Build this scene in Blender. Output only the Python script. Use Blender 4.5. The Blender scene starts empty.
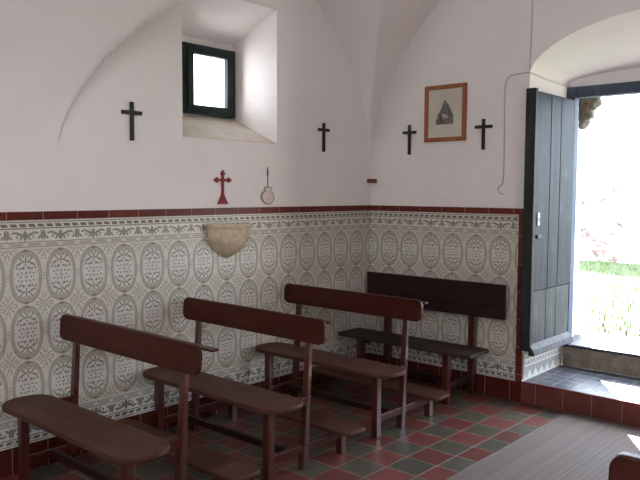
import bpy, bmesh, math, random
from mathutils import Vector, Matrix
random.seed(7)
S = bpy.context.scene
COL = S.collection

# ------------------------------------------------------------------ camera
cd = bpy.data.cameras.new('camera'); cam = bpy.data.objects.new('camera', cd); COL.objects.link(cam)
S.camera = cam
YAW, PITCH, ROLL = 0.7281, -0.0691, 0.0053
fw = Vector((math.cos(YAW)*math.cos(PITCH), math.sin(YAW)*math.cos(PITCH), math.sin(PITCH)))
rt = fw.cross(Vector((0, 0, 1))).normalized(); up = rt.cross(fw)
r2 = rt*math.cos(ROLL) + up*math.sin(ROLL); u2 = -rt*math.sin(ROLL) + up*math.cos(ROLL)
M = Matrix((r2, u2, -fw)).transposed().to_4x4(); M.translation = Vector((-4.764, -3.689, 1.518))
cam.matrix_world = M
cd.sensor_width = 36; cd.lens = 714.3/640*36; cd.clip_start = 0.05

# ------------------------------------------------------------------ light
w = bpy.data.worlds.new('world'); S.world = w; w.use_nodes = True
bg = w.node_tree.nodes['Background']; bg.inputs[0].default_value = (0.74, 0.85, 1.0, 1); bg.inputs[1].default_value = 2.0
sd = bpy.data.lights.new('sun', 'SUN'); sd.energy = 11; sd.angle = 0.009; sd.color = (1, .95, .87)
sun = bpy.data.objects.new('sun', sd); COL.objects.link(sun)
sun.rotation_euler = Vector((-0.72, -0.47, -0.50)).to_track_quat('-Z', 'Y').to_euler()
def area(name, loc, direc, sx, sy, e, c=(1, 1, 1)):
    l = bpy.data.lights.new(name, 'AREA'); l.shape = 'RECTANGLE'; l.size = sx; l.size_y = sy; l.energy = e; l.color = c
    o = bpy.data.objects.new(name, l); COL.objects.link(o); o.location = loc
    o.rotation_euler = Vector(direc).to_track_quat('-Z', 'Y').to_euler(); return o
area('nave_fill', (-7.2, -3.2, 2.0), (1, .25, 0.0), 1.6, 1.6, 7, (.93, .95, 1))  # added fill lamp behind the camera, standing in for unseen windows
area('side_fill', (-3.6, -5.3, 2.3), (0, 1, -.1), 1.2, 1.2, 8, (1, .95, .89))  # second added fill from the side; no window is modelled there
vs = S.view_settings
vs.view_transform = 'Standard'; vs.look = 'None'; vs.gamma = 1; vs.use_curve_mapping = False
vs.exposure = 2.80

# ------------------------------------------------------------------ node expression helper
class NT:
    def __init__(s, name):
        s.m = bpy.data.materials.new(name); s.m.use_nodes = True; s.t = s.m.node_tree
        s.b = s.t.nodes['Principled BSDF']
        tc = s.t.nodes.new('ShaderNodeTexCoord'); s.oc = tc.outputs['Object']
        sp = s.t.nodes.new('ShaderNodeSeparateXYZ'); s.t.links.new(s.oc, sp.inputs[0])
        s.x, s.y, s.z = (X(s, sp.outputs[i]) for i in range(3))
    def put(s, sock, v):
        if isinstance(v, X): v = v.s
        if isinstance(v, bpy.types.NodeSocket): s.t.links.new(v, sock)
        elif isinstance(v, (tuple, list)): sock.default_value = tuple(v) + ((1,) if len(v) == 3 and sock.type == 'RGBA' else ())
        else: sock.default_value = v
    def math(s, op, *a, clamp=False):
        n = s.t.nodes.new('ShaderNodeMath'); n.operation = op; n.use_clamp = clamp
        for i, v in enumerate(a): s.put(n.inputs[i], v)
        return X(s, n.outputs[0])
    def mix(s, f, a, b):
        n = s.t.nodes.new('ShaderNodeMix'); n.data_type = 'RGBA'
        s.put(n.inputs[0], f); s.put(n.inputs[6], a); s.put(n.inputs[7], b); return X(s, n.outputs[2])
    def noise(s, scale=5, detail=3, rough=.5, vec=None):
        n = s.t.nodes.new('ShaderNodeTexNoise'); n.inputs['Scale'].default_value = scale
        n.inputs['Detail'].default_value = detail; n.inputs['Roughness'].default_value = rough
        s.put(n.inputs['Vector'], vec if vec is not None else s.oc); return X(s, n.outputs[0])
    def vor(s, scale, vec=None, feature='F1', out=0):
        n = s.t.nodes.new('ShaderNodeTexVoronoi'); n.feature = feature; n.inputs['Scale'].default_value = scale
        s.put(n.inputs['Vector'], vec if vec is not None else s.oc); return X(s, n.outputs[out])
    def vec(s, x, y, z):
        n = s.t.nodes.new('ShaderNodeCombineXYZ')
        for i, v in enumerate((x, y, z)): s.put(n.inputs[i], v)
        return X(s, n.outputs[0])
    def white(s, x, y):
        n = s.t.nodes.new('ShaderNodeTexWhiteNoise'); n.noise_dimensions = '2D'; s.put(n.inputs['Vector'], s.vec(x, y, 0)); return X(s, n.outputs[0])
    def step(s, v, lo, hi):      # smooth 0..1 ramp
        n = s.t.nodes.new('ShaderNodeMapRange'); n.interpolation_type = 'SMOOTHSTEP'
        s.put(n.inputs[0], v); n.inputs[1].default_value = lo; n.inputs[2].default_value = hi
        return X(s, n.outputs[0])
    def band(s, v, c, hw, soft=.002): return 1 - s.step(abs(v - c), hw, hw + soft)
    def out(s, col, rough=.5, bump=None, bstr=.3, bdist=.01, **kw):
        s.put(s.b.inputs['Base Color'], col); s.put(s.b.inputs['Roughness'], rough)
        if bump is not None:
            n = s.t.nodes.new('ShaderNodeBump'); n.inputs['Strength'].default_value = bstr; n.inputs['Distance'].default_value = bdist
            s.put(n.inputs['Height'], bump); s.t.links.new(n.outputs[0], s.b.inputs['Normal'])
        for k, v in kw.items(): s.put(s.b.inputs[k], v)
        return s.m
class X:
    def __init__(s, n, k): s.n = n; s.s = k
    def __add__(s, o): return s.n.math('ADD', s, o)
    __radd__ = __add__
    def __mul__(s, o): return s.n.math('MULTIPLY', s, o)
    __rmul__ = __mul__
    def __sub__(s, o): return s.n.math('SUBTRACT', s, o)
    def __rsub__(s, o): return s.n.math('SUBTRACT', o, s)
    def __truediv__(s, o): return s.n.math('DIVIDE', s, o)
    def __abs__(s): return s.n.math('ABSOLUTE', s)
    def __pow__(s, o): return s.n.math('POWER', s, o)
    def floor(s): return s.n.math('FLOOR', s)
    def mod(s, p): return s - (s/p).floor()*p
    def max(s, o): return s.n.math('MAXIMUM', s, o)
    def min(s, o): return s.n.math('MINIMUM', s, o)
    def lt(s, o): return s.n.math('LESS_THAN', s, o)
    def gt(s, o): return s.n.math('GREATER_THAN', s, o)
    def cos(s): return s.n.math('COSINE', s)
def blob(n, u, v, cx, cy, rx, ry, ang=0.0):
    c, q = math.cos(ang), math.sin(ang)
    a = (u - cx); b = (v - cy)
    p = (a*c + b*q)/rx if ang else a/rx
    r = (b*c - a*q)/ry if ang else b/ry
    return 1 - n.step(p*p + r*r, .6, 1.3)

# ------------------------------------------------------------------ materials
def plaster(name, base=(.795, .760, .750)):
    n = NT(name); a = n.noise(1.3, 4, .6); b = n.noise(14, 4, .6)
    col = n.mix(n.step(a, .35, .7), tuple(c*.95 for c in base), base)
    sp = n.step(n.noise(34, 3, .7), .70, .78)*n.step(n.noise(2.1, 2), .5, .62)
    return n.out(n.mix(sp*.35, col, (.45, .40, .36)), .85, a*1.5 + b*.35, .35, .03)
M_plaster = plaster('white_plaster')

def azulejo(name, axis, off):
    n = NT(name); raw = (n.x if axis == 'x' else n.y)*-1.0
    W, H = .2, .3
    uu = (raw - off).mod(W) - W/2                 # -.1 .. .1 across one tile
    z = n.z
    vv = (z - .301).mod(H) - H/2
    au, av = abs(uu), abs(vv)
    grain = n.noise(160, 2)
    # oval medallion
    r = ((au/.090)**2.35 + (av/.146)**2.35)**(1/2.35)
    ring = n.step(r, .79, .82)*(1 - n.step(r, .95, .99))
    edge = n.band(r, .955, .02, .03).max(n.band(r, .80, .010, .03))
    inside = 1 - n.step(r, .79, .81)
    f = None
    for b in ((0, .092, .0048, .019, 0), (.016, .083, .014, .005, .65), (.030, .098, .010, .005, 1.0), (.036, .070, .018, .0060, -.45),
              (.016, .048, .010, .0070, -.5), (.034, .045, .009, .0045, .7), (.052, .050, .0045, .010, .2), (0, .064, .005, .006, 0),
              (.0, .020, .006, .006, 0), (.022, .022, .008, .004, .8), (.042, .018, .006, .005, 0), (0, 0, .009, .0045, 0), (.030, 0, .005, .006, 0), (.013, .108, .007, .004, .7)):
        m = blob(n, au, av, *b); f = m if f is None else f.max(m)
    # spandrels between medallions
    cu, cv = .1 - au, .15 - av
    g = None
    for b in ((0, 0, .006, .006, 0), (.016, .0, .012, .0035, 0), (0, .018, .0035, .014, 0), (.018, .017, .014, .004, .8), (.034, .009, .010, .0035, .3), (.007, .038, .004, .010, -.2), (.028, .028, .006, .004, .4), (.012, .055, .006, .0035, .9), (.046, .004, .006, .004, .6)):
        m = blob(n, cu, cv, *b); g = m if g is None else g.max(m)
    bars = n.step(au, .086, .089)*(n.band(av, .016, .0022, .002).max(n.band(av, 0, .003, .002)))
    knot = blob(n, au, av, 0, .139, .016, .0085)
    c = n.mix(inside, (.63, .61, .56), (.645, .63, .61))
    c = n.mix(f*inside*.86, c, (.16, .135, .105))
    c = n.mix(ring*(.62 + .25*n.step(grain, .4, .6)), c, (.34, .31, .235))
    c = n.mix(edge*.5, c, (.22, .20, .14))
    c = n.mix((g.max(bars))*(1 - n.step(1.05 - r, 0, .02))*.85, c, (.27, .24, .18))
    c = n.mix(knot*.75, c, (.20, .13, .07))
    # border strip, t measured from the outer side
    def border(t, blue):
        dk = (.075, .085, .08) if blue else (.10, .10, .065)
        ol = (.15, .16, .14) if blue else (.19, .18, .12)
        wt = (.68, .68, .68) if blue else (.63, .60, .55)
        k = n.mix(n.band(t, .009, .0015), wt, ol)
        du = (raw - off + t*.5).mod(.05)
        k = n.mix(n.band(t, .027, .007)*n.band(du, .025, .016, .003), k, dk)
        k = n.mix(n.band(t, .043, .0022), k, ol)
        a = au; orn = blob(n, a, t, 0, .082, .012, .028)
        for b in ((.030, .074, .030, .0075, -.42), (.060, .066, .018, .006, .25), (.022, .094, .014, .006, .9), (.094, .078, .009, .026, 0), (.078, .092, .012, .006, -.9), (.045, .087, .010, .005, -.9)):
            orn = orn.max(blob(n, a, t, *b))
        zone = n.step(t, .046, .050)*(1 - n.step(t, .111, .114))
        k = n.mix(zone*.7, k, (.70, .68, .66)); k = n.mix(orn*zone*.9, k, dk if blue else (.17, .165, .105))
        k = n.mix((n.band(t, .116, .0018).max(n.band(t, .142, .0018)))*.8, k, ol)
        ch = n.band(t, .129, .006)*n.band((raw - off).mod(.1), .05, .030, .012)
        return n.mix(ch*.55, k, ol)
    tb = border(1.3515 - z, False); bb = border(z - .146, True)
    c = n.mix(z.gt(1.2005), c, tb); c = n.mix(z.lt(.301), c, bb)
    gu = n.step(au, .0985, .0995); gz = n.band(z, 1.2005, .001, .001).max(n.band(z, .301, .001, .001)).max((1-n.step(cv, .0006, .0016))*z.gt(.301)*z.lt(1.2))
    gr = gu.max(gz)
    var = n.white(((raw - off)/W).floor(), (z/.15).floor())
    c = n.mix(n.step(n.noise(75, 3, .65), .42, .68)*.28, c, (.27, .245, .185)); c = n.mix(var*.10, c, (.38, .34, .28)); c = n.mix(gr*.7, c, (.60, .56, .50))
    return n.out(c, .34, 1 - gr, .4, .002)
M_azA = azulejo('patterned_tile_left', 'x', .0838)
M_azB = azulejo('patterned_tile_right', 'y', .1134)

def red_tile(name, axis, off, pitch=.2, k1=(.105, .022, .016), k2=(.15, .034, .025)):
    n = NT(name); raw = {'x': n.x, 'y': n.y, 'z': n.z}[axis]*-1.0
    q = (raw - off).mod(pitch); gr = 1 - n.step(q.min(pitch - q), .0015, .003)
    v = n.white(((raw - off)/pitch).floor(), 3.0)
    c = n.mix(v, k1, k2); c = n.mix(n.step(n.noise(9, 4), .4, .75)*.5, c, (.09, .02, .016))
    c = n.mix(gr*.75, c, (.34, .25, .21)); return n.out(c, .3, 1 - gr, .4, .002, **{'Specular IOR Level': .14})
M_redA = red_tile('red_glazed_tile_left', 'x', .0838)
M_redB = red_tile('red_glazed_tile_right', 'y', .1134)
M_baseA = red_tile('shaded_red_base_tile_left', 'x', .0838, .2, (.052, .010, .007), (.075, .016, .012))  # same red tile as the trim, with shade painted in as a darker colour
M_baseB = red_tile('shaded_red_base_tile_right', 'y', .1134, .2, (.052, .010, .007), (.075, .016, .012))  # right-wall copy of the tile with the shade painted in
M_step = red_tile('lit_dull_red_step_tile', 'y', .1134, .2, (.125, .038, .034), (.17, .055, .048))  # dull red tile made lighter: light near the door put into its colour
M_redV = red_tile('red_glazed_tile_upright', 'z', -.0)

def floor_tiles():
    n = NT('checker_clay_floor')
    a = (n.x + .045)/.2; b = (n.y + .008)/.2
    i, j = a.floor(), b.floor(); fx, fy = a - i, b - j
    d = fx.min(1 - fx).min(fy.min(1 - fy)); gr = 1 - n.step(d, .010, .022)
    chk = abs((i + j).mod(2.0)).gt(.5)
    wn = n.white(i, j); no = n.noise(7, 5, .65)
    red = n.mix(wn, (.110, .023, .020), (.155, .037, .032)); grn = n.mix(wn, (.050, .049, .037), (.082, .077, .058))
    c = n.mix(chk, grn, red); c = n.mix(n.step(no, .35, .75)*.45, c, (.075, .058, .048))
    c = n.mix(gr*.8, c, (.27, .22, .17))
    return n.out(c, n.step(no, .2, .9)*.25 + .34, (1 - gr) + no*.2, .35, .003, **{'Specular IOR Level': .25})
M_floor = floor_tiles()

def wood(name, c1, c2, rough, axis='y', coat=0.0, sc=1.0, spec=.2, cr=.12):
    n = NT(name); s = {'x': (2, 40, 40), 'y': (40, 2, 40), 'z': (40, 40, 2)}[axis]
    v = n.vec(n.x*s[0]*sc, n.y*s[1]*sc, n.z*s[2]*sc)
    g = n.noise(1.0, 5, .6, v); h = n.noise(3.0, 3)
    c = n.mix(n.step(g, .3, .7), c1, c2); c = n.mix(n.step(h, .5, .8)*.4, c, tuple(k*.55 for k in c1))
    return n.out(c, n.step(h, .2, .8)*.15 + rough, g, .12, .003, **{'Coat Weight': coat, 'Coat Roughness': cr, 'Specular IOR Level': spec})
M_wood = wood('varnished_red_wood', (.034, .0050, .0024), (.062, .0095, .0046), .36, 'y', .12)
M_woodz = wood('varnished_red_wood_upright', (.038, .0068, .0038), (.072, .0135, .0075), .26, 'z', 1.0, 1.0, .4, .07)
M_seat = wood('worn_seat_wood', (.050, .0185, .0125), (.088, .034, .0235), .45, 'y', .0)
M_dark = wood('dark_stained_wood', (.016, .0065, .0055), (.030, .012, .010), .45, 'y', .0)
M_dseat = wood('dark_seat_wood', (.026, .017, .014), (.045, .030, .024), .48, 'y', .0)
M_frame = wood('orange_brown_frame_wood', (.25, .085, .032), (.36, .135, .055), .4, 'z')
M_block = wood('small_block_wood', (.12, .045, .025), (.2, .09, .055), .5, 'x')
def plain(name, c, rough=.5, metal=0.0, nz=0.0, sc=30):
    n = NT(name)
    if nz: g = n.noise(sc, 4, .6); return n.out(n.mix(n.step(g, .3, .7), tuple(k*(1-nz) for k in c), c), rough, g, .25, .004, Metallic=metal)
    return n.out(c, rough, Metallic=metal)
M_black = plain('black_painted_wood', (.007, .0065, .009), .6, 0, .3)
M_redpaint = plain('red_painted_metal', (.24, .008, .007), .6, 0, .4, 60)
M_iron = plain('dark_iron', (.035, .03, .032), .5, .6, .3, 80)
M_cord = plain('grey_cord', (.16, .13, .14), .7)
M_shell = plain('pale_shell', (.66, .58, .54), .5, 0, .12, 60)
M_rim = plain('brown_shell_rim', (.19, .125, .115), .6)
M_cable = plain('painted_cable', (.52, .49, .47), .6)
M_paper = plain('cream_paper', (.60, .57, .48), .7, 0, .08, 12)
M_stone = plain('tan_stone', (.66, .53, .39), .8, 0, .25, 25)
def weathered(name, c1, c2, c3, sc=6):
    n = NT(name); a = n.noise(sc, 6, .65); b = n.noise(sc*6, 4, .6)
    c = n.mix(n.step(a, .35, .65), c1, c2); c = n.mix(n.step(b, .5, .75)*.6, c, c3)
    return n.out(c, .85, a + b*.4, .6, .02)
M_sill = weathered('bare_cement_sill', (.58, .50, .41), (.68, .62, .54), (.72, .69, .64))
M_riser = weathered('stained_stone_riser', (.20, .155, .12), (.30, .25, .20), (.10, .085, .07), 9)
M_rough = weathered('rough_brown_stone', (.045, .032, .022), (.09, .07, .05), (.14, .12, .09), 10)
M_pale = weathered('pale_door_stone', (.45, .42, .38), (.55, .52, .47), (.35, .32, .28), 10)
def door_wood(name, base, lite):
    n = NT(name); v = n.vec(n.x*34, n.y*34, n.z*2.2)
    g = n.noise(1.0, 6, .7, v); h = n.noise(5, 5, .7)
    c = n.mix(n.step(g, .35, .65), base, lite); c = n.mix(n.step(h, .5, .72)*.55, c, tuple(min(1, k*1.5) for k in lite))
    return n.out(c, .6, g + h*.4, .35, .004, **{'Specular IOR Level': .2})
M_door = door_wood('weathered_blue_grey_paint', (.005, .007, .010), (.018, .023, .030))
M_doorlow = door_wood('bare_grey_board', (.026, .030, .031), (.052, .056, .056))
M_dooredge = door_wood('dark_green_door_edge', (.014, .019, .018), (.028, .034, .032))
M_wframe = door_wood('dark_green_window_paint', (.010, .020, .018), (.022, .036, .032))
def thresh():
    n = NT('glazed_threshold_brick'); a = n.x/.11; b = n.y/.135 + a.floor()*.0
    i, j = a.floor(), b.floor(); fx, fy = a - i, b - j
    gr = (1 - n.step(fx.min(1 - fx), .03, .06)).max(1 - n.step(fy.min(1 - fy), .015, .03))
    no = n.noise(12, 5, .65); c = n.mix(n.white(i, j), (.030, .034, .046), (.055, .060, .078))
    c = n.mix(n.step(no, .55, .85)*.4, c, (.13, .13, .145)); c = n.mix(gr*.75, c, (.26, .26, .28))
    return n.out(c, n.step(no, .2, .8)*.3 + .22, (1 - gr) + no*.3, .5, .004, **{'Specular IOR Level': .35})
M_thr = thresh()
def mat_mat():
    n = NT('ribbed_woven_mat'); p = n.y + n.noise(1.5, 2)*.01
    q = p.mod(.0165)/.0165; rib = 1 - abs(q*2 - 1)
    wv = n.white((p/.0165).floor(), 1.0); wide = n.noise(1.0, 2, .5, n.vec(n.x*1.5, p*60, 0))
    c = n.mix(n.step(rib, .2, .75), (.080, .058, .050), (.18, .145, .125)); c = n.mix(wv*.6, c, (.10, .072, .062))
    c = n.mix(n.step(wide, .5, .7)*.35, c, (.13, .095, .095))
    return n.out(c, .8, rib + n.noise(200, 2)*.3, .5, .004)
M_mat = mat_mat()
def print_mat():
    n = NT('engraved_print'); u = n.y; v = n.z        # metres from the print centre
    nz = n.noise(55, 5, .75); tri = (n.z*.55 + abs(n.y + .004) + n.noise(40, 2)*.05).lt(.090)
    blk = abs(u).lt(.063)*n.z.lt(.012)
    dark = n.step(nz, .42, .60)
    c = n.mix(tri.max(blk), (.56, .53, .44), n.mix(dark, (.022, .020, .016), (.22, .20, .155)))
    c = n.mix(blob(n, u, v, .01, .045, .018, .035)*.8, c, (.10, .11, .15))
    c = n.mix(blob(n, u, v, 0, -.012, .034, .014, .3)*.8, c, (.42, .42, .40))
    return n.out(c, .7)
M_print = print_mat()
def glass_mat(name, tint=(1, 1, 1), f=.06):
    m = bpy.data.materials.new(name); m.use_nodes = True; t = m.node_tree; t.nodes.clear()
    o = t.nodes.new('ShaderNodeOutputMaterial'); mx = t.nodes.new('ShaderNodeMixShader')
    tr = t.nodes.new('ShaderNodeBsdfTransparent'); gl = t.nodes.new('ShaderNodeBsdfGlossy')
    tr.inputs[0].default_value = tint + (1,); gl.inputs['Roughness'].default_value = .04; mx.inputs[0].default_value = f
    t.links.new(tr.outputs[0], mx.inputs[1]); t.links.new(gl.outputs[0], mx.inputs[2]); t.links.new(mx.outputs[0], o.inputs[0]); return m
M_glass = glass_mat('clear_glass')
def ground_mat():
    n = NT('dry_grassy_ground'); a = n.noise(1.6, 5, .65)
    return n.out(n.mix(n.step(a, .38, .62), (.030, .048, .010), (.048, .060, .022)), .9)
M_ground = ground_mat()
M_grass = plain('grass_green', (.060, .105, .018), .6)
def rubble():
    n = NT('whitewashed_rubble'); v = n.vec(n.x, n.y*1.0, n.z*1.5)
    d = n.vor(3.2, v, 'DISTANCE_TO_EDGE'); cell = n.vor(3.2, v, 'F1', 1)
    sp = n.t.nodes.new('ShaderNodeSeparateColor'); n.put(sp.inputs[0], cell); k = X(n, sp.outputs[0])
    bare = k.gt(.72)*n.step(d, .05, .09)*n.step(n.noise(9, 4, .7), .42, .5)
    return n.out(n.mix(bare, (.80, .78, .74), (.13, .085, .072)), .9, d.min(.12) + n.noise(20, 4)*.1, .8, .05)
M_rubble = rubble()

# ------------------------------------------------------------------ mesh helpers
def obj(name, bm, m, parent=None, bevel=0, seg=2, smooth=False):
    bmesh.ops.recalc_face_normals(bm, faces=bm.faces)
    me = bpy.data.meshes.new(name); bm.to_mesh(me); bm.free()
    o = bpy.data.objects.new(name, me); COL.objects.link(o); me.materials.append(m)
    if parent is not None: o.parent = parent
    if bevel:
        b = o.modifiers.new('bevel', 'BEVEL'); b.width = bevel; b.segments = seg; b.limit_method = 'ANGLE'; b.angle_limit = .6
    if smooth:
        for p in me.polygons: p.use_smooth = True
    return o
def empty(name, loc, label, cat, group=None):
    o = bpy.data.objects.new(name, None); COL.objects.link(o); o.location = loc; o.empty_display_size = .1
    o['label'] = label; o['category'] = cat
    if group: o['group'] = group
    return o
def tag(o, label, cat, group=None):
    o['label'] = label; o['category'] = cat
    if group: o['group'] = group
    return o
def struct(o): o['kind'] = 'structure'; return o
def box(bm, x0, x1, y0, y1, z0, z1):
    v = [bm.verts.new(p) for p in ((x0,y0,z0),(x1,y0,z0),(x1,y1,z0),(x0,y1,z0),(x0,y0,z1),(x1,y0,z1),(x1,y1,z1),(x0,y1,z1))]
    for f in ((0,3,2,1),(4,5,6,7),(0,1,5,4),(1,2,6,5),(2,3,7,6),(3,0,4,7)): bm.faces.new([v[i] for i in f])
def hexa(bm, bot, top):
    v = [bm.verts.new(p) for p in list(bot) + list(top)]
    for f in ((0,3,2,1),(4,5,6,7),(0,1,5,4),(1,2,6,5),(2,3,7,6),(3,0,4,7)): bm.faces.new([v[i] for i in f])
def B(*a):
    bm = bmesh.new(); box(bm, *a); return bm
def prism(bm, pts, axis, a, b):
    def P(p, t):
        return {'x': (t, p[0], p[1]), 'y': (p[0], t, p[1]), 'z': (p[0], p[1], t)}[axis]
    lo = [bm.verts.new(P(p, a)) for p in pts]; hi = [bm.verts.new(P(p, b)) for p in pts]
    n = len(pts); bm.faces.new(lo); bm.faces.new(hi[::-1])
    for i in range(n): bm.faces.new((lo[i], lo[(i+1) % n], hi[(i+1) % n], hi[i]))
def roundrect(x0, x1, y0, y1, r, n=7):
    if not isinstance(r, (list, tuple)): r = (r,)*4      # order: x0y0, x1y0, x1y1, x0y1
    pts = []
    for (cx, cy, a0), q in zip((((x0), (y0), math.pi), (x1, y0, 1.5*math.pi), (x1, y1, 0), (x0, y1, .5*math.pi)), r):
        ox = cx + (q if cx == x0 else -q); oy = cy + (q if cy == y0 else -q)
        if q < 1e-4: pts.append((cx, cy)); continue
        for k in range(n+1):
            a = a0 + k*math.pi/2/n; pts.append((ox + q*math.cos(a), oy + q*math.sin(a)))
    return pts
def tube(bm, pts, r, n=8, closed=False):
    P = [Vector(p) for p in pts]; rings = []
    for i, p in enumerate(P):
        if closed: t = P[(i+1) % len(P)] - P[i-1]
        else: t = P[min(i+1, len(P)-1)] - P[max(i-1, 0)]
        t.normalize(); a = Vector((0.3, .2, 1)) if abs(t.z) < .9 else Vector((1, .1, 0))
        u = t.cross(a).normalized(); v = t.cross(u)
        rings.append([bm.verts.new(p + (u*math.cos(2*math.pi*k/n) + v*math.sin(2*math.pi*k/n))*r) for k in range(n)])
    m = len(rings)
    for i in range(m if closed else m-1):
        A, C = rings[i], rings[(i+1) % m]
        sh = min(range(n), key=lambda s: (A[0].co - C[s].co).length) if closed and i == m-1 else 0
        for k in range(n): bm.faces.new((A[k], A[(k+1) % n], C[(k+1+sh) % n], C[(k+sh) % n]))
    if not closed: bm.faces.new(rings[0][::-1]); bm.faces.new(rings[-1])
def smooth_path(pts, k=6):
    out = []; P = [Vector(p) for p in pts]
    for i in range(len(P)-1):
        a, b, c, d = P[max(i-1, 0)], P[i], P[i+1], P[min(i+2, len(P)-1)]
        for j in range(k):
            t = j/k; out.append(.5*((2*b) + (c-a)*t + (2*a-5*b+4*c-d)*t*t + (3*b-a-3*c+d)*t**3))
    out.append(P[-1]); return out

# ------------------------------------------------------------------ the room
XL, YR, ZT = -7.6, -5.4, 3.75
struct(obj('floor', B(XL-.3, .0, YR-.3, .0, -.15, 0), M_floor))

# wall A with its splayed window niche
NX0, NX1, NZ0, NZ1 = -1.94, -1.10, 1.852, 2.80      # niche mouth
BX0, BX1, BZ0, BZ1, BY = -1.66, -1.135, 2.05, 2.60, .42
def quad(bm, *p): bm.faces.new([bm.verts.new(q) for q in p])
bm = bmesh.new()
def rectY(y, x0, x1, z0, z1): quad(bm, (x0, y, z0), (x1, y, z0), (x1, y, z1), (x0, y, z1))
for y, (a, b, c, d) in ((0, (NX0, NX1, NZ0, NZ1)), (.7, (BX0, BX1, BZ0, BZ1))):
    rectY(y, XL-.3, a, -.15, ZT); rectY(y, b, 1.1, -.15, ZT); rectY(y, a, b, -.15, c); rectY(y, a, b, d, ZT)
f = [(NX0, 0, NZ0), (NX1, 0, NZ0), (NX1, 0, NZ1), (NX0, 0, NZ1)]
g = [(BX0, BY, BZ0), (BX1, BY, BZ0), (BX1, BY, BZ1), (BX0, BY, BZ1)]
h = [(p[0], .7, p[2]) for p in g]
for i in range(4):
    j = (i+1) % 4
    if i: quad(bm, f[i], f[j], g[j], g[i])
    quad(bm, g[i], g[j], h[j], h[i])
quad(bm, (XL-.3, 0, ZT), (1.1, 0, ZT), (1.1, .7, ZT), (XL-.3, .7, ZT)); quad(bm, (XL-.3, 0, -.15), (1.1, 0, -.15), (1.1, .7, -.15), (XL-.3, .7, -.15))
quad(bm, (XL-.3, 0, -.15), (XL-.3, .7, -.15), (XL-.3, .7, ZT), (XL-.3, 0, ZT)); quad(bm, (1.1, 0, -.15), (1.1, .7, -.15), (1.1, .7, ZT), (1.1, 0, ZT))
wallA = struct(obj('wall_left', bm, M_plaster))
bm = bmesh.new(); hexa(bm, [(NX0, .001, NZ0-.05), (NX1, .001, NZ0-.05), (BX1, BY+.02, BZ0-.05), (BX0, BY+.02, BZ0-.05)],
                       [(NX0, .001, NZ0+.003), (NX1, .001, NZ0+.003), (BX1, BY+.02, BZ0+.005), (BX0, BY+.02, BZ0+.005)])
struct(obj('trim_1', bm, M_sill))
win = empty('window_1', (-1.39, BY, 2.06), '', ''); del win['label'], win['category']; struct(win)
def wl(bm_, *a): x0, x1, y0, y1, z0, z1 = a; box(bm_, x0+1.39, x1+1.39, y0-BY, y1-BY, z0-2.06, z1-2.06)
bm = bmesh.new(); fx0, fx1, fz0, fz1 = -1.64, -1.150, 2.056, 2.548
wl(bm, fx0, fx0+.045, .39, .47, fz0, fz1); wl(bm, fx1-.03, fx1, .39, .47, fz0, fz1)
wl(bm, fx0+.045, fx1-.03, .39, .47, fz0, fz0+.03); wl(bm, fx0+.045, fx1-.03, .39, .47, fz1-.03, fz1)
obj('window_frame', bm, M_wframe, win, .003)
bm = bmesh.new()
a, b, c, d = fx0+.045, fx1-.03, fz0+.03, fz1-.03
wl(bm, a, a+.048, .375, .415, c, d); wl(bm, b-.058, b, .375, .415, c, d); wl(bm, a+.048, b-.058, .375, .415, c, c+.036); wl(bm, a+.048, b-.058, .375, .415, d-.040, d)
sash = obj('sash', bm, M_wframe, win, .003)
bm = bmesh.new(); wl(bm, a+.04, b-.035, .394, .398, c+.03, d-.034); obj('pane', bm, M_glass, sash)
bm = bmesh.new(); wl(bm, a-.012, a+.012, .36, .376, 2.25, 2.34); obj('hinge', bm, M_iron, sash, .002)
# plaster around the window frame up to the niche back
bm = bmesh.new()
for q in ((BX0, fx0, .43, .6, BZ0, BZ1), (fx1, BX1, .43, .6, BZ0, BZ1), (fx0, fx1, .43, .6, fz1, BZ1)): box(bm, *q)
struct(obj('trim_2', bm, M_plaster))

# wall B with arched door niche: three loops (mouth, back of niche, opening)
YC = -2.25; N = 64
def loop(x, y0, y1, zb, spring, crown, pw=2.0):
    pts = [(x, y0, zb)]
    for k in range(N+1):
        y = y0 + (y1-y0)*k/N; t = abs(2*k/N - 1); pts.append((x, y, spring + (crown-spring)*(1 - t**pw)**(1/1.55)))
    pts.append((x, y1, zb)); return pts
ZS, ZO = .155, .325
L0 = loop(0, -1.405, -3.095, ZS, 2.36, 2.672)
L1 = loop(.66, -1.405, -3.095, ZS, 2.355, 2.425)
L2 = loop(.66, -1.42, -3.08, ZS, 2.30, 2.3001)
L3 = loop(1.1, -1.36, -3.14, ZS, 2.30, 2.3001)
bm = bmesh.new()
def strip(A, C):
    for i in range(len(A)-1): quad(bm, A[i], A[i+1], C[i+1], C[i])
strip(L0, L1); strip(L1, L2); strip(L2, L3)
for L, x in ((L0, 0), (L3, 1.1)):
    up_ = [(x, p[1], ZT) for p in L[1:-1]]; strip(L[1:-1], up_)
    quad(bm, (x, 0, -.15), (x, L[0][1], -.15), (x, L[0][1], ZT), (x, 0, ZT)); quad(bm, (x, L[-1][1], -.15), (x, YR-.3, -.15), (x, YR-.3, ZT), (x, L[-1][1], ZT))
quad(bm, (0, 0, ZT), (1.1, 0, ZT), (1.1, YR-.3, ZT), (0, YR-.3, ZT))
bmesh.ops.remove_doubles(bm, verts=bm.verts, dist=.0004)
wallB = obj('wall_right', bm, M_plaster, smooth=True); struct(wallB); wallB.data.set_sharp_from_angle(angle=.5)
# far sides of the room, behind the camera
bm = bmesh.new(); box(bm, XL-.3, 0, YR-.3, YR, -.15, ZT); struct(obj('wall_near', bm, M_plaster))
bm = bmesh.new(); box(bm, XL-.3, XL, YR, 0, -.15, ZT); struct(obj('wall_end', bm, M_plaster))

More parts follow.
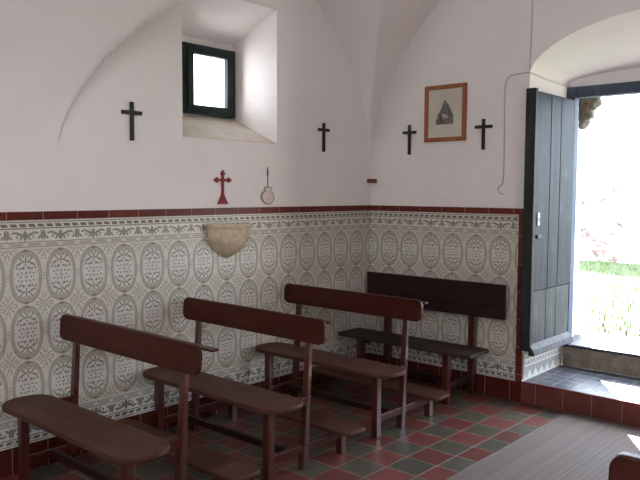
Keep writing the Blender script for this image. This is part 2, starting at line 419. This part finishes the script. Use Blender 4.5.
# groined vault: z = max(curve across wall A, curve across wall B)
ZSPR = 1.74
def fB(y):
    c = -YR/2; t = min(1, abs(-y - c)/c); return ZSPR + 1.86*math.sqrt(max(0, 1 - t*t))
cr = [(0, ZSPR), (.030, 1.95), (.075, 2.11), (.211, 2.415), (.402, 2.665), (.697, 2.95), (1.0, 3.12), (1.3, 3.18)]
cl = [(0, ZSPR), (.018, 1.83), (.065, 1.96), (.166, 2.141), (.328, 2.348), (.533, 2.537), (.714, 2.678), (1.05, 2.93), (1.3, 3.08), (1.48, 3.18)]
def dens(c):
    out = smooth_path([(a, b, 0) for a, b in c], 10); return [(max(0, p.x), p.y) for p in out]
cr, cl = dens(cr), dens(cl)
def inv(c, zz):
    if zz <= c[0][1] + 1e-6: return c[0][0]
    for (a, b), (d, e) in zip(c, c[1:]):
        if b <= zz <= e: return a + (d-a)*(zz-b)/max(1e-6, e-b)
    return c[-1][0]
K = 44; ZCR = 3.18
hs = [ZSPR + (ZCR-ZSPR)*math.sin(math.pi/2*k/K) for k in range(K+1)]
xs = [(-inv(cr, h_), h_) for h_ in hs] + [(-2.78 + inv(cl, h_), h_) for h_ in hs[::-1][1:]]
xs += [(-2.78 - .12*i, ZSPR) for i in range(1, 40) if -2.78 - .12*i > XL-.1]
def ivB(zz): t = (zz-ZSPR)/1.86; c = -YR/2; return -(c - c*math.sqrt(max(0, 1-t*t)))
ys = [ivB(h_) for h_ in hs]; c = YR/2
more = [ys[-1] + (c-ys[-1])*i/10 for i in range(1, 11)]
ys = ys + more; ys = ys + [YR - y for y in ys[::-1][1:]]
bm = bmesh.new(); G = [[bm.verts.new((x, y, max(zx, fB(y)))) for y in ys] for x, zx in xs]
for i in range(len(xs)-1):
    for j in range(len(ys)-1):
        q = (G[i][j], G[i+1][j], G[i+1][j+1], G[i][j+1])
        if i < K and j < K and i == j: bm.faces.new((q[0], q[1], q[2])); bm.faces.new((q[0], q[2], q[3]))
        else: bm.faces.new(q)
ceil = obj('ceiling', bm, M_plaster, smooth=True)
for p in ceil.data.polygons: p.use_smooth = True
struct(ceil)

# tiled dado
zb, zt, zr = .146, 1.3535, 1.398
obj('tile_dado', B(XL, -.012, -.008, .0, zb, zt), M_azA, wallA)
obj('tile_dado', B(-.008, 0, -1.352, 0, zb, zt), M_azB, wallB)
obj('tile_dado', B(-.008, 0, YR, -3.15, zb, zt), M_azB, wallB)
struct(obj('trim_3', B(XL, -.012, -.014, 0, zt, zr), M_redA, None, .003))
struct(obj('trim_4', B(-.014, 0, -1.402, 0, zt, zr), M_redB, None, .003))
struct(obj('trim_5', B(-.014, 0, -1.402, -1.354, zb, zt), M_redV, None, .003))
struct(obj('trim_6', B(-.0135, 0, -3.15, -3.10, zb, zr), M_redV, None, .003))
struct(obj('baseboard_left', B(XL, -.012, -.012, 0, 0, zb), M_baseA, None, .002))
struct(obj('baseboard_right', B(-.012, 0, -1.402, 0, 0, zb), M_baseB, None, .002))
struct(obj('baseboard_far', B(-.012, 0, YR, -3.10, 0, zb), M_baseB, None, .002))
# broken tile edge low on the door corner (bare mortar)
struct(obj('trim_7', B(-.004, .012, -1.418, -1.402, .17, .36), M_pale, None, .003))
# door step
struct(obj('trim_8', B(-.012, .0, -3.10, -1.402, 0, ZS), M_step, None, .003))
struct(obj('trim_9', B(0, .67, -3.095, -1.405, -.1, ZS), M_thr, None, .004))
struct(obj('trim_10', B(.66, .70, -3.08, -1.42, ZS, ZO-.01), M_riser, None, .01))
struct(obj('trim_11', B(.645, 1.16, -3.13, -1.37, ZO-.02, ZO+.006), M_thr, None, .01))
# reveal tiles beside the step
nb = NT('reveal_tile'); 
def reveal():
    n = nb; raw = n.x; t = n.z - ZS; q = (raw).mod(.1)
    zig = n.band(t, .055, .04, .002)*(abs(q - .05)*1.1 + .0).lt(t*.9 + -.005)
    c = n.mix(zig, (.52, .52, .53), (.24, .25, .25)); c = n.mix(n.band(t, .115, .003), c, (.2, .2, .18)); c = n.mix(n.band(t, .13, .006)*n.band(raw.mod(.05), .025, .014), c, (.14, .14, .13))
    g_ = raw.mod(.2); c = n.mix((1 - n.step(g_.min(.2 - g_), .001, .003)), c, (.55, .52, .48))
    return n.out(c, .35)
struct(obj('trim_12', B(.012, .66, -1.413, -1.405, ZS, ZS+.155), reveal()))
struct(obj('trim_13', B(.012, .66, -1.412, -1.405, ZS+.155, 1.39), M_azB))
# door
door = bpy.data.objects.new('door_1', None); COL.objects.link(door); door.location = (.66, -1.44, ZS); struct(door)
def dl(bm_, x0, x1, y0, y1, z0, z1): box(bm_, x0-.66, x1-.66, y0+1.44, y1+1.44, z0-ZS, z1-ZS)
bm = bmesh.new(); dl(bm, .64, .74, -3.08, -1.39, 2.235, 2.318); dl(bm, .615, .70, -1.480, -1.408, ZO, 2.235); dl(bm, .615, .70, -3.092, -3.02, ZO, 2.235)
obj('door_frame', bm, door_wood('blue_grey_frame_paint', (.04, .055, .085), (.07, .09, .13)), door, .006)
def leaf(sgn, yh):
    o = bpy.data.objects.new('door_leaf', None); COL.objects.link(o); o.parent = door; o.location = (.70-.66, yh+1.44, 0)
    zlo, zhi = .385-ZS, 2.218-ZS; T = -.008; F = -.070     # back and face offsets (local y, towards the aisle)
    def b(x0, x1, y0, y1, z0, z1): box(bm, x0, x1, sgn*y0, sgn*y1, z0, z1)
    bm = bmesh.new(); b(-.79, -.75, T, F-.012, zlo+.01, zhi+.012); obj('edge_stile', bm, M_dooredge, o, .004)
    pb, lb = bmesh.new(), bmesh.new()
    for x0, x1 in ((-.748, -.506), (-.502, -.332), (-.328, -.095)):
        box(pb, x0, x1, sgn*(T-.01), sgn*F, .66, zhi - .004); box(lb, x0, x1, sgn*(T-.01), sgn*(F+.006), zlo+.03, .656)
    obj('board_panel', pb, M_door, o, .006); obj('lower_panel', lb, M_doorlow, o, .005)
    bm = bmesh.new(); hexa(bm, [(-.787, sgn*(F-.045), zlo-.02), (-.09, sgn*(F-.045), zlo-.02), (-.09, sgn*F, zlo-.02), (-.787, sgn*F, zlo-.02)],
                           [(-.787, sgn*(F-.035), zlo+.022), (-.09, sgn*(F-.035), zlo+.022), (-.09, sgn*(F), zlo+.06), (-.787, sgn*(F), zlo+.06)])
    wb = obj('bottom_rail', bm, door_wood('weathered_rail', (.03, .031, .036), (.06, .06, .07)), o, .006)
    bm = bmesh.new(); b(-.70, -.668, F-.001, F-.008, 1.28-ZS, 1.37-ZS); kp = obj('keyhole_plate', bm, plain('worn_steel', (.45, .45, .46), .35, .7, .3), o, .003)
    bm = bmesh.new(); b(-.69, -.678, F-.007, F-.010, 1.305-ZS, 1.335-ZS); obj('keyhole', bm, M_black, o)
    bm = bmesh.new(); b(-.71, -.64, F-.001, F-.016, 1.19-ZS, 1.215-ZS); obj('latch', bm, M_iron, o, .003)
    return o
leaf(1, -1.415)
leaf(-1, -3.085)
# rough outer jamb stones beyond the leaf
def rock(bm, c, r, seed, sub=3):
    rr = random.Random(seed); ph = [rr.uniform(0, 6) for _ in range(6)]
    g_ = bmesh.ops.create_icosphere(bm, subdivisions=sub, radius=1)
    for v in g_['verts']:
        p = v.co; k = 1 + .10*math.sin(3*p.x+ph[0])*math.sin(4*p.y+ph[1]) + .08*math.sin(7*p.z+ph[2]+2*p.x) + .05*math.sin(11*p.y+ph[3]+3*p.z)
        q = Vector([math.copysign(abs(t)**.7, t) for t in p])*k
        v.co = Vector((c[0]+q.x*r[0], c[1]+q.y*r[1], c[2]+q.z*r[2]))
bm = bmesh.new(); rock(bm, (1.02, -1.37, 2.25), (.10, .155, .07), 3); rock(bm, (1.02, -1.345, 2.16), (.10, .13, .07), 5); rock(bm, (1.02, -1.325, 2.08), (.09, .095, .06), 8)
struct(obj('trim_14', bm, M_rough, None, smooth=True))
bm = bmesh.new(); rock(bm, (1.05, -1.345, .43), (.10, .055, .11), 9); struct(obj('trim_15', bm, M_pale, None, smooth=True))

# ------------------------------------------------------------------ outside
struct(obj('ground', B(1.1, 40, -25, 30, .02, .30), M_ground))
def ystone():
    bm = bmesh.new(); rr = random.Random(4); nx, nz = 120, 12; x0 = 7.9
    V = []
    for i in range(nx+1):
        y = -9 + 22*i/nx; row = []
        for k in range(nz+1):
            topz = 1.62 + .10*math.sin(y*2.1) + .06*math.sin(y*5.3+1)
            row.append(bm.verts.new((x0 + rr.uniform(-.05, .05) + .05*k/nz, y, .25 + (topz-.25)*k/nz)))
        row.append(bm.verts.new((x0+.55 + rr.uniform(-.04, .04), y, row[-1].co.z - .03))); row.append(bm.verts.new((x0+.6, y, .25))); V.append(row)
    for i in range(nx):
        for k in range(nz+2): bm.faces.new((V[i][k], V[i][k+1], V[i+1][k+1], V[i+1][k]))
    bm.faces.new(V[0]); bm.faces.new(V[-1][::-1])
    return bm
tag(obj('rubble_wall', ystone(), M_rubble), 'whitewashed rubble stone wall standing across the grass outside the open door', 'wall')
bm = bmesh.new()
for _ in range(9000):
    x = 1.4 + 6.3*random.random()**1.2; yc = -2.0 + (x-1.4)*.28; y = yc + random.uniform(-1.6-.1*x, 1.4+.12*x)
    hh = random.uniform(.03, .10); a = random.uniform(0, 6.28); d = random.uniform(.003, .007); l = random.uniform(-.04, .04)
    quad(bm, (x - d*math.cos(a), y - d*math.sin(a), .295), (x + d*math.cos(a), y + d*math.sin(a), .295), (x + l, y + l*.7, .3+hh), (x + l - .001, y + l*.7, .3+hh))
g_ = obj('grass', bm, M_grass); tag(g_, 'sunlit yellow green grass on the ground outside the open door', 'grass'); g_['kind'] = 'stuff'

# ------------------------------------------------------------------ things on the walls
def wall_cross(wall, s, zc_lo, zc_hi, zbar, hw, label, t=.023):
    """wall 'A': s is x on the left wall; wall 'B': s is y on the right wall"""
    z0 = zc_lo; D = .016
    pts = [(-t/2, 0), (t/2, 0), (t/2, zbar-t/2-z0), (hw, zbar-t/2-z0), (hw, zbar+t/2-z0), (t/2, zbar+t/2-z0), (t/2, zc_hi-z0), (-t/2, zc_hi-z0), (-t/2, zbar+t/2-z0), (-hw, zbar+t/2-z0), (-hw, zbar-t/2-z0), (-t/2, zbar-t/2-z0)]
    bm = bmesh.new()
    if wall == 'A': prism(bm, pts, 'y', -D, 0)
    else: prism(bm, pts, 'x', -D, 0)
    o = obj('wall_cross', bm, M_black, None, .002)
    o.location = (s, -.001, z0) if wall == 'A' else (-.001, s, z0)
    tag(o, label, 'cross', 'plain black crosses on the walls')
wall_cross('A', -2.318, 1.808, 2.036, 1.973, .069, 'plain black cross hanging on the white wall left of the small window')
wall_cross('A', -.598, 1.818, 2.038, 1.985, .062, 'plain black cross on the white wall between the small window and the room corner')
wall_cross('B', -.399, 1.808, 2.043, 1.983, .063, 'plain black cross on the white wall just left of the framed picture')
wall_cross('B', -1.056, 1.825, 2.050, 1.993, .070, 'plain black cross on the white wall between the framed picture and the door')

# red cross with lobed ends and a flared foot
rc = []
def lobes(cx, cz, dx, dz):     # pointed trefoil end, going from right side round to left side
    px, pz = -dz, dx; out = []
    for t, s in ((0, -.008), (.006, -.016), (.015, -.019), (.021, -.010), (.028, -.009), (.038, 0), (.028, .009), (.021, .010), (.015, .019), (.006, .016), (0, .008)):
        out.append((cx + dx*t + px*s, cz + dz*t + pz*s))
    return out
zc = 1.585 - 1.424
rc += [(-.048, 0), (.048, 0), (.040, .012), (.016, .052), (.009, .07), (.009, zc-.009)]
rc += lobes(.040, zc, 1, 0); rc += [(.009, zc+.009)]; rc += lobes(0, zc+.030, 0, 1); rc += [(-.009, zc+.009)]; rc += lobes(-.040, zc, -1, 0); rc += [(-.009, zc-.009), (-.009, .07), (-.016, .052), (-.040, .012)]
bm = bmesh.new(); prism(bm, rc, 'y', -.012, .0); o = obj('red_cross', bm, M_redpaint, None, .002); o.location = (-1.616, -.001, 1.424)
tag(o, 'small red cross with lobed ends and flared foot on the tile edge above the basin', 'cross')

# pale shell hanging on a cord
t_ = empty('hanging_shell', (-1.198, -.002, 1.43), 'pale shell with brown rim hanging on a thin dark cord right of the red cross', 'ornament')
sil = [(-.030, .108), (.030, .108), (.034, .092), (.026, .080), (.050, .066), (.060, .040), (.052, .014), (.030, -.004), (.010, -.010), (-.014, -.008), (-.038, .004), (-.056, .026), (-.060, .050), (-.048, .072), (-.026, .082), (-.034, .096)]
bm = bmesh.new(); prism(bm, sil, 'y', -.010, -.002); obj('shell', bm, M_shell, t_, .003)
bm = bmesh.new(); pp = smooth_path([(a, -.008, b) for a, b in sil] + [(sil[0][0], -.008, sil[0][1])], 3)[:-1]; tube(bm, pp, .003, 6, True); obj('rim', bm, M_rim, t_)
bm = bmesh.new(); tube(bm, [(0, -.006, .108), (.001, -.006, .16), (0, -.006, .205), (0, -.006, .252)], .0035, 6)
for k in range(5): box(bm, -.006, .006, -.012, -.001, .195+.008*k, .199+.008*k)
obj('cord', bm, M_cord, t_)
# little wooden block in the corner
o = obj('wooden_block', B(-.045, -.001, -.075, -.001, 1.584, 1.617), M_block, None, .003); tag(o, 'tiny brown wooden block fixed in the corner where the two white walls meet', 'block')

# holy water basin
def stoup():
    bm = bmesh.new(); prof = [(.192, .236), (.192, .212), (.182, .206), (.181, .185), (.178, .150), (.160, .105), (.125, .062), (.075, .028), (.035, .010), (.012, .0)]
    inner = [(.165, .236), (.155, .20), (.12, .16), (.06, .135), (.0, .13)]
    n = 24; rings = []
    for r, z in inner[::-1] + prof:
        rings.append([bm.verts.new((r*math.cos(math.pi*k/n), -r*.85*math.sin(math.pi*k/n), z)) for k in range(n+1)])
    for A, C in zip(rings, rings[1:]):
        for k in range(n): 
            bm.faces.new((A[k], A[k+1], C[k+1], C[k]))
    bm.faces.new(rings[-1])
    bmesh.ops.remove_doubles(bm, verts=bm.verts, dist=.0005)
    return bm
o = obj('stone_basin', stoup(), M_stone, None, smooth=True); o.location = (-1.585, -.009, 1.060); o.scale = (.90, .95, 1)
tag(o, 'half round tan stone holy water basin on the tiled wall below the red cross', 'basin')

# framed picture (origin at its centre)
fp = empty('framed_picture', (-.002, -.729, 2.114), 'wooden framed picture with a small grey engraving on cream paper between two black crosses', 'picture')
hw, hh, fwid = .183, .214, .031
bm = bmesh.new()
box(bm, -.024, 0, -hw, hw, -hh, -hh+fwid); box(bm, -.024, 0, -hw, hw, hh-fwid, hh); box(bm, -.024, 0, -hw, -hw+fwid, -hh+fwid, hh-fwid); box(bm, -.024, 0, hw-fwid, hw, -hh+fwid, hh-fwid)
obj('frame', bm, M_frame, fp, .004)
obj('paper', B(-.010, -.001, -hw+fwid-.002, hw-fwid+.002, -hh+fwid-.002, hh-fwid+.002), M_paper, fp)
pr = obj('print', B(-.0115, -.0098, -.075, .078, -.075, .125), M_print, fp); pr.location = (0, .004, -.01)
cap = bmesh.new()
for i in range(5): box(cap, -.0112, -.0095, -.035+.015*i, -.027+.015*i, -.112, -.108)
obj('caption_line', cap, plain('faded_ink', (.33, .31, .25), .8), fp)
obj('glass', B(-.016, -.0145, -hw+fwid-.004, hw-fwid+.004, -hh+fwid-.004, hh-fwid+.004), glass_mat('picture_glass', (1, 1, 1), .05), fp)

# cables on the wall by the door
bm = bmesh.new()
tube(bm, smooth_path([(-.004, -1.225, 1.50), (-.004, -1.190, 1.51), (-.004, -1.185, 1.55), (-.004, -1.215, 1.575), (-.004, -1.222, 1.65), (-.004, -1.222, 1.95), (-.004, -1.218, 2.22), (-.004, -1.232, 2.32), (-.004, -1.27, 2.345), (-.004, -1.34, 2.350), (-.004, -1.40, 2.352), (.05, -1.412, 2.345), (.3, -1.415, 2.33), (.55, -1.42, 2.32), (.64, -1.43, 2.325)]), .0045, 6)
tag(obj('wall_cable', bm, M_cable, None, smooth=True), 'thin pale cable looping down the white wall beside the open door leaf', 'cable')
bm = bmesh.new(); tube(bm, smooth_path([(-.004, -1.404, 2.358), (-.004, -1.408, 2.5), (-.004, -1.412, 2.8), (-.004, -1.415, 3.1)]), .004, 6)
tag(obj('ceiling_cable', bm, M_cable, None, smooth=True), 'thin pale cable running straight up the wall from the door arch to the vault', 'cable')

# ------------------------------------------------------------------ floor mat
bm = bmesh.new(); box(bm, -6.2, -.03, -2.93, -1.752, .0, .008)
tag(obj('floor_mat', bm, M_mat, None, .003), 'long pinkish grey ribbed mat lying on the tiled floor along the aisle to the door', 'mat')

# ------------------------------------------------------------------ benches
def make_bench(label):
    """local origin on the floor under the rear posts; sitter faces -x; bench spans y = -.02 .. -1.25"""
    t = empty('pew_bench', (0, 0, 0), label, 'bench', 'varnished benches with rounded backrests')
    Y0, Y1 = -.02, -1.235; posts = (-.145, -1.09)
    # seat plank with rounded ends
    bm = bmesh.new(); prism(bm, roundrect(-.372, -.100, Y1-.010, Y0-.03, (.13, .11, .11, .13), 8), 'z', .405, .43); obj('seat', bm, M_seat, t, .006)
    # backrest leaning back slightly
    bm = bmesh.new(); prism(bm, roundrect(Y1+.01, Y0, .697, .836, .045, 8), 'x', -.026, .0)
    for v in bm.verts: v.co.x += (v.co.z-.697)*.07 + .036
    obj('backrest', bm, M_wood, t, .006)
    # shelf behind the top of the backrest
    bm = bmesh.new(); prism(bm, roundrect(.060, .105, Y1-.030, Y0-.02, .010, 4), 'z', .806, .817); obj('book_ledge', bm, M_wood, t, .003)
    for y in posts:
        bm = bmesh.new(); hexa(bm, [(-.020, y-.021, 0), (.020, y-.021, 0), (.020, y+.021, 0), (-.020, y+.021, 0)], [(.040, y-.018, .79), (.064, y-.018, .79), (.064, y+.018, .79), (.040, y+.018, .79)])
        obj('rear_post', bm, M_woodz, t, .004)
        obj('leg', B(-.282, -.238, y-.022, y+.022, 0, .405), M_woodz, t, .004)
        obj('seat_bearer', B(-.240, .010, y-.016, y+.016, .352, .402), M_wood, t, .004)
        obj('side_rail', B(-.240, .305, y-.014, y+.014, .095, .140), M_wood, t, .004)
        obj('kneeler_leg', B(.302, .345, y-.022, y+.022, 0, .140), M_woodz, t, .004)
    obj('stretcher', B(-.12, -.09, posts[1]+.014, posts[0]-.014, .100, .140), M_dark, t, .004)
    bm = bmesh.new(); prism(bm, roundrect(.225, .43, Y1+.02, Y0-.03, .06, 7), 'z', .140, .163); obj('kneeler_board', bm, M_seat, t, .005)
    return t
def dup(root, loc, label):
    r = root.copy(); COL.objects.link(r); r.location = loc; r['label'] = label
    for ch in list(root.children):
        c_ = ch.copy(); COL.objects.link(c_); c_.parent = r
    return r
b1 = make_bench('varnished brown bench with rounded backrest, nearest of the three beside the tiled wall'); b1.location = (-2.83, -.015, 0)
dup(b1, (-1.98, .0, 0), 'varnished brown bench with rounded backrest, middle one of the three by the tiled wall')
dup(b1, (-1.055, .005, 0), 'varnished brown bench with rounded backrest, just in front of the dark straight-backed corner bench')
b5 = dup(b1, (-2.87, -4.265, -.012), 'brown bench across the aisle, only its rounded backrest corner rising beside the striped mat')
b5.scale = (1, -1, 1); b5.location.y = -4.25
for o in bpy.data.objects:
    if o.name.startswith('book_ledge.'): o.scale.y = .965
# dark bench against wall B
t = empty('corner_bench', (-.06, -.04, 0), 'dark brown bench with a tall straight rectangular backrest against the tiled wall by the door', 'bench')
bm = bmesh.new(); prism(bm, [(-1.265, .598), (-.02, .60), (-.02, .850), (-1.265, .850)], 'x', -.045, -.018); obj('backrest', bm, M_dark, t, .003)
bm = bmesh.new(); prism(bm, roundrect(-.43, -.15, -1.215, -.02, .02, 3), 'z', .372, .398); obj('seat', bm, M_dseat, t, .004)
for y in (-.205, -.985):
    obj('rear_post', B(-.018, .026, y-.026, y+.026, 0, .84), M_woodz, t, .004)
    obj('leg', B(-.375, -.325, y-.026, y+.026, 0, .372), M_woodz, t, .004)
    obj('seat_bearer', B(-.325, -.018, y-.018, y+.018, .315, .368), M_dark, t, .004)
    obj('side_rail', B(-.325, -.018, y-.015, y+.015, .10, .145), M_dark, t, .004)
obj('stretcher', B(-.185, -.155, -.97, -.22, .105, .140), M_dark, t, .004)
